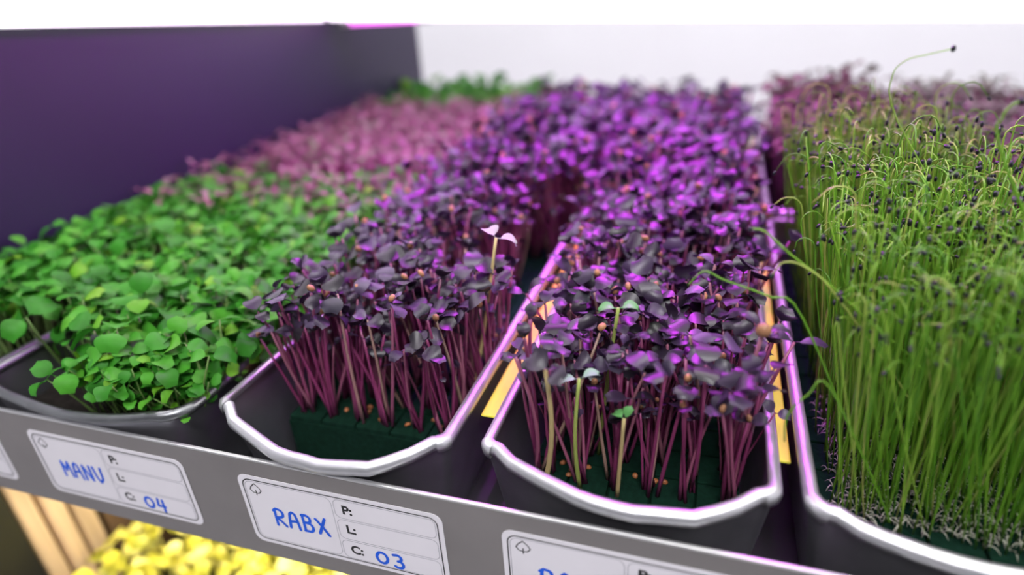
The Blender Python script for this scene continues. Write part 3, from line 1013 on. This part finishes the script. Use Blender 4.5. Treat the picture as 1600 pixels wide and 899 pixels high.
# ------------------------------------------------------------------ singled-out shoots and sprouts
def special_sprout(base, top, leafaz, L, Wd, mats3, label, ups=(0.1, 0.1), name='radish_sprout', r=.0009, coat=None, notch=.18):
    t = thing(name, label, 'sprout', base)
    d = np.array(top) - np.array(base)
    s = np.linspace(0, 1, 9)
    side = np.array([rng.normal(), rng.normal(), 0]) * .0015
    P = d[None] * s[:, None] + side[None] * np.sin(PI * s)[:, None]
    obj('stem', mesh_np('stem', *tube(P, r * (1.15 - .35 * s), 8), [mats3[0]]), t)
    for az, up in zip(leafaz, ups):
        V, Fc = blade(L, Wd, notch=notch, cup=.3, droop=.3, petiole=.25, nu=9)
        V = V @ (rot('z', az) @ rot('y', -up)).T + P[-1]
        obj('leaf', mesh_np('leaf', V, Fc, [mats3[1]]), t)
    if coat is not None:
        V, Fc = ellipsoid(P[-1] + np.array(coat[0]), coat[1], 12, 8)
        obj('seed_coat', mesh_np('seed_coat', V, Fc, [mats3[2]]), t)
    return t


def stray(name, pts, r, label, seed=True):
    t = thing(name, label, 'sprout', pts[0])
    P = np.array(pts) - np.array(pts[0])
    # smooth
    n = 26
    k = np.linspace(0, len(P) - 1, n)
    out = []
    for q in k:
        i = min(int(q), len(P) - 2); f = q - i
        p0, p1, p2, p3 = P[max(i - 1, 0)], P[i], P[i + 1], P[min(i + 2, len(P) - 1)]
        out.append(.5 * ((2 * p1) + (-p0 + p2) * f + (2 * p0 - 5 * p1 + 4 * p2 - p3) * f * f + (-p0 + 3 * p1 - 3 * p2 + p3) * f ** 3))
    out = np.array(out)
    obj('shoot', mesh_np('shoot', *tube(out, np.linspace(r, r * .7, n), 7), ['chive_green']), t)
    if seed:
        V, Fc = ellipsoid((0, 0, 0), (.0009, .0009, .0012), 8, 6)
        obj('seed_coat', mesh_np('seed_coat', V + out[-1], Fc, ['chive_seed']), t)
    return t


stray('chive_shoot', [(0.292, 0.066, -.012), (0.289, 0.066, .03), (0.2544, 0.0640, 0.0642), (0.2430, 0.0620, 0.0750), (0.2299, 0.0600, 0.0854), (0.2203, 0.0580, 0.0943), (0.2153, 0.0570, 0.0953)], .00045,
      'curved chive shoot reaching left over the purple radish, its tip hooked')
stray('chive_shoot', [(0.287, 0.060, -.012), (0.284, 0.060, .02), (0.2483, 0.0600, 0.0688), (0.2360, 0.0590, 0.0808), (0.2279, 0.0580, 0.0831), (0.2244, 0.0580, 0.0773)], .00042,
      'chive shoot with a drooping hook at the left edge of the chives')
stray('chive_shoot', [(0.276, 0.052, -.012), (0.262, 0.053, .012), (0.2354, 0.0550, 0.0649), (0.2239, 0.0540, 0.0712), (0.2081, 0.0530, 0.0769), (0.2012, 0.0530, 0.0797), (0.1960, 0.0530, 0.0735)], .00045,
      'pale chive shoot lying across the top of the radish sprouts', seed=False)
stray('chive_shoot', [(0.275, 0.040, -.012), (0.272, 0.038, -.004), (0.2458, 0.0360, 0.0469), (0.2387, 0.0340, 0.0445), (0.2332, 0.0320, 0.0362), (0.2334, 0.0300, 0.0265)], .00040,
      'thin chive shoot arching down over the golden strip', seed=False)
stray('chive_shoot', [(0.300, 0.120, -.012), (0.297, 0.12, .07), (0.2662, 0.1150, 0.1231), (0.2622, 0.1130, 0.1376), (0.2652, 0.1120, 0.1433), (0.2719, 0.1120, 0.1453), (0.2795, 0.1120, 0.1471)], .00026,
      'tallest chive shoot rising above the others with a seed at its tip')
stray('chive_shoot', [(0.325, 0.09, -.012), (0.322, 0.09, .06), (0.2932, 0.0880, 0.1178), (0.2912, 0.0870, 0.1276), (0.2926, 0.0870, 0.1318), (0.2952, 0.0870, 0.1332)], .00052,
      'thick pale chive shoot curving right at the photo edge')
special_sprout((0.0915, 0.082, ZF + .003), (0.1097, 0.0860, 0.0735), (0.3, 2.4), .0085, .0085, ('pale_stem', 'pale_leaf', 'seed_coat'),
               'radish sprout with pale greyish leaves on a tan stem above the purple ones', (-.2, .35))
special_sprout((0.162, 0.060, ZF), (0.1703, 0.0550, 0.0600), (0.2, 3.3), .0068, .0068, ('fresh_stem', 'fresh_leaf', 'seed_coat'),
               'radish sprout with bright light green leaves near the middle of the purple tray', (.15, .0))
special_sprout((0.158, 0.037, ZF), (0.1591, 0.0330, 0.0398), (0.4, 3.4), .0068, .0052, ('fresh_stem', 'white_leaf', 'seed_coat'),
               'radish sprout with minty pale leaves at the front left of the purple tray', (.35, -.1))
special_sprout((0.143, 0.034, ZF), (0.1477, 0.0260, 0.0469), (0.2, 3.1), .0052, .0050, ('pale_stem', 'radish_leaf', 'seed_coat'),
               'radish sprout with yellowish stem and dusky leaves at the tray front', (.1, .0), r=.0011)
special_sprout((0.1742, 0.036, ZF), (0.1772, 0.0280, 0.0276), (0.6, 2.6), .0046, .0050, ('pale_stem', 'fresh_leaf', 'seed_coat'),
               'short radish sprout with small green leaf in front of the dark stems', (1.0, .2))
special_sprout((0.218, 0.048, ZF), (0.2230, 0.0460, 0.0606), (0.15, 2.9), .0085, .0060, ('radish_stem', 'radish_leaf', 'seed_coat'),
               'radish sprout with a large brown seed coat at the right rim', (.15, .8), coat=((0, -.001, .0015), (.0028, .0024, .0028)))
special_sprout((0.086, 0.285, ZF + .004), (0.0854, 0.2800, 0.0273), (0.1, 3.0), .0085, .0095, ('pale_stem', 'pale_leaf', 'seed_coat'),
               'blurred radish sprout with whitish leaves far back beside the bare gap', (.2, .1))
for k, (tip, yy, bx) in enumerate((((0.1399, 0.0350, 0.0624), .035, .136), ((0.1390, 0.0300, 0.0568), .030, .138), ((0.1350, 0.0300, 0.0476), .030, .137))):
    special_sprout((bx, yy + .012, ZF), tip, (1.2 + k, 4.2 + k), .0055, .0055, ('radish_stem', 'radish_leaf', 'seed_coat'),
                   ('radish sprout with closed dark leaves hanging over the golden strip, topmost of three',
                    'radish sprout with closed dark leaves hanging over the golden strip, middle of three',
                    'radish sprout with a flat dark leaf hanging lowest over the golden strip')[k], (1.2, 1.2) if k < 2 else (0, .2))
for k, (tip, yy, bx) in enumerate((((0.0166, 0.0450, 0.0469), .045, .012), ((0.0134, 0.0420, 0.0372), .042, .011))):
    special_sprout((bx, yy + .012, ZF + .004), tip, (0.5, 3.2), .0062, .0066, ('radish_stem', 'radish_leaf', 'seed_coat'),
                   ('leftmost radish sprout leaning over the rim toward the green sprouts', 'lower radish sprout leaning left over the tray rim')[k], (.2, .1))

# seed husks lying between the stems
hm = None
for k in range(16):
    left = k < 8
    x = rng.uniform(.012, .088) if left else rng.uniform(.145, .215)
    y = rng.uniform(.0475, .062) if left else rng.uniform(.0355, .052)
    zt = (ZF + .004 if left else ZF)
    if hm is None:
        V, Fc = ellipsoid((0, 0, 0), (.0017, .0012, .0009), 10, 6)
        V[:, 2] -= 0.25 * np.abs(V[:, 0])
        hm = mesh_np('seed_husk', V, Fc, ['husk'])
    o = obj('seed_husk', hm); o.location = (x, y, zt + .0008); o.rotation_euler = (rng.normal(0, .3), rng.normal(0, .3), rng.uniform(0, 6))
    tag(o, 'small orange brown seed husk at the stem bases in the ' + ('tray above label RABX' if left else 'tray left of the chives'), 'seed husk', 'seed husks in the ' + ('tray above label RABX' if left else 'tray left of the chives'))
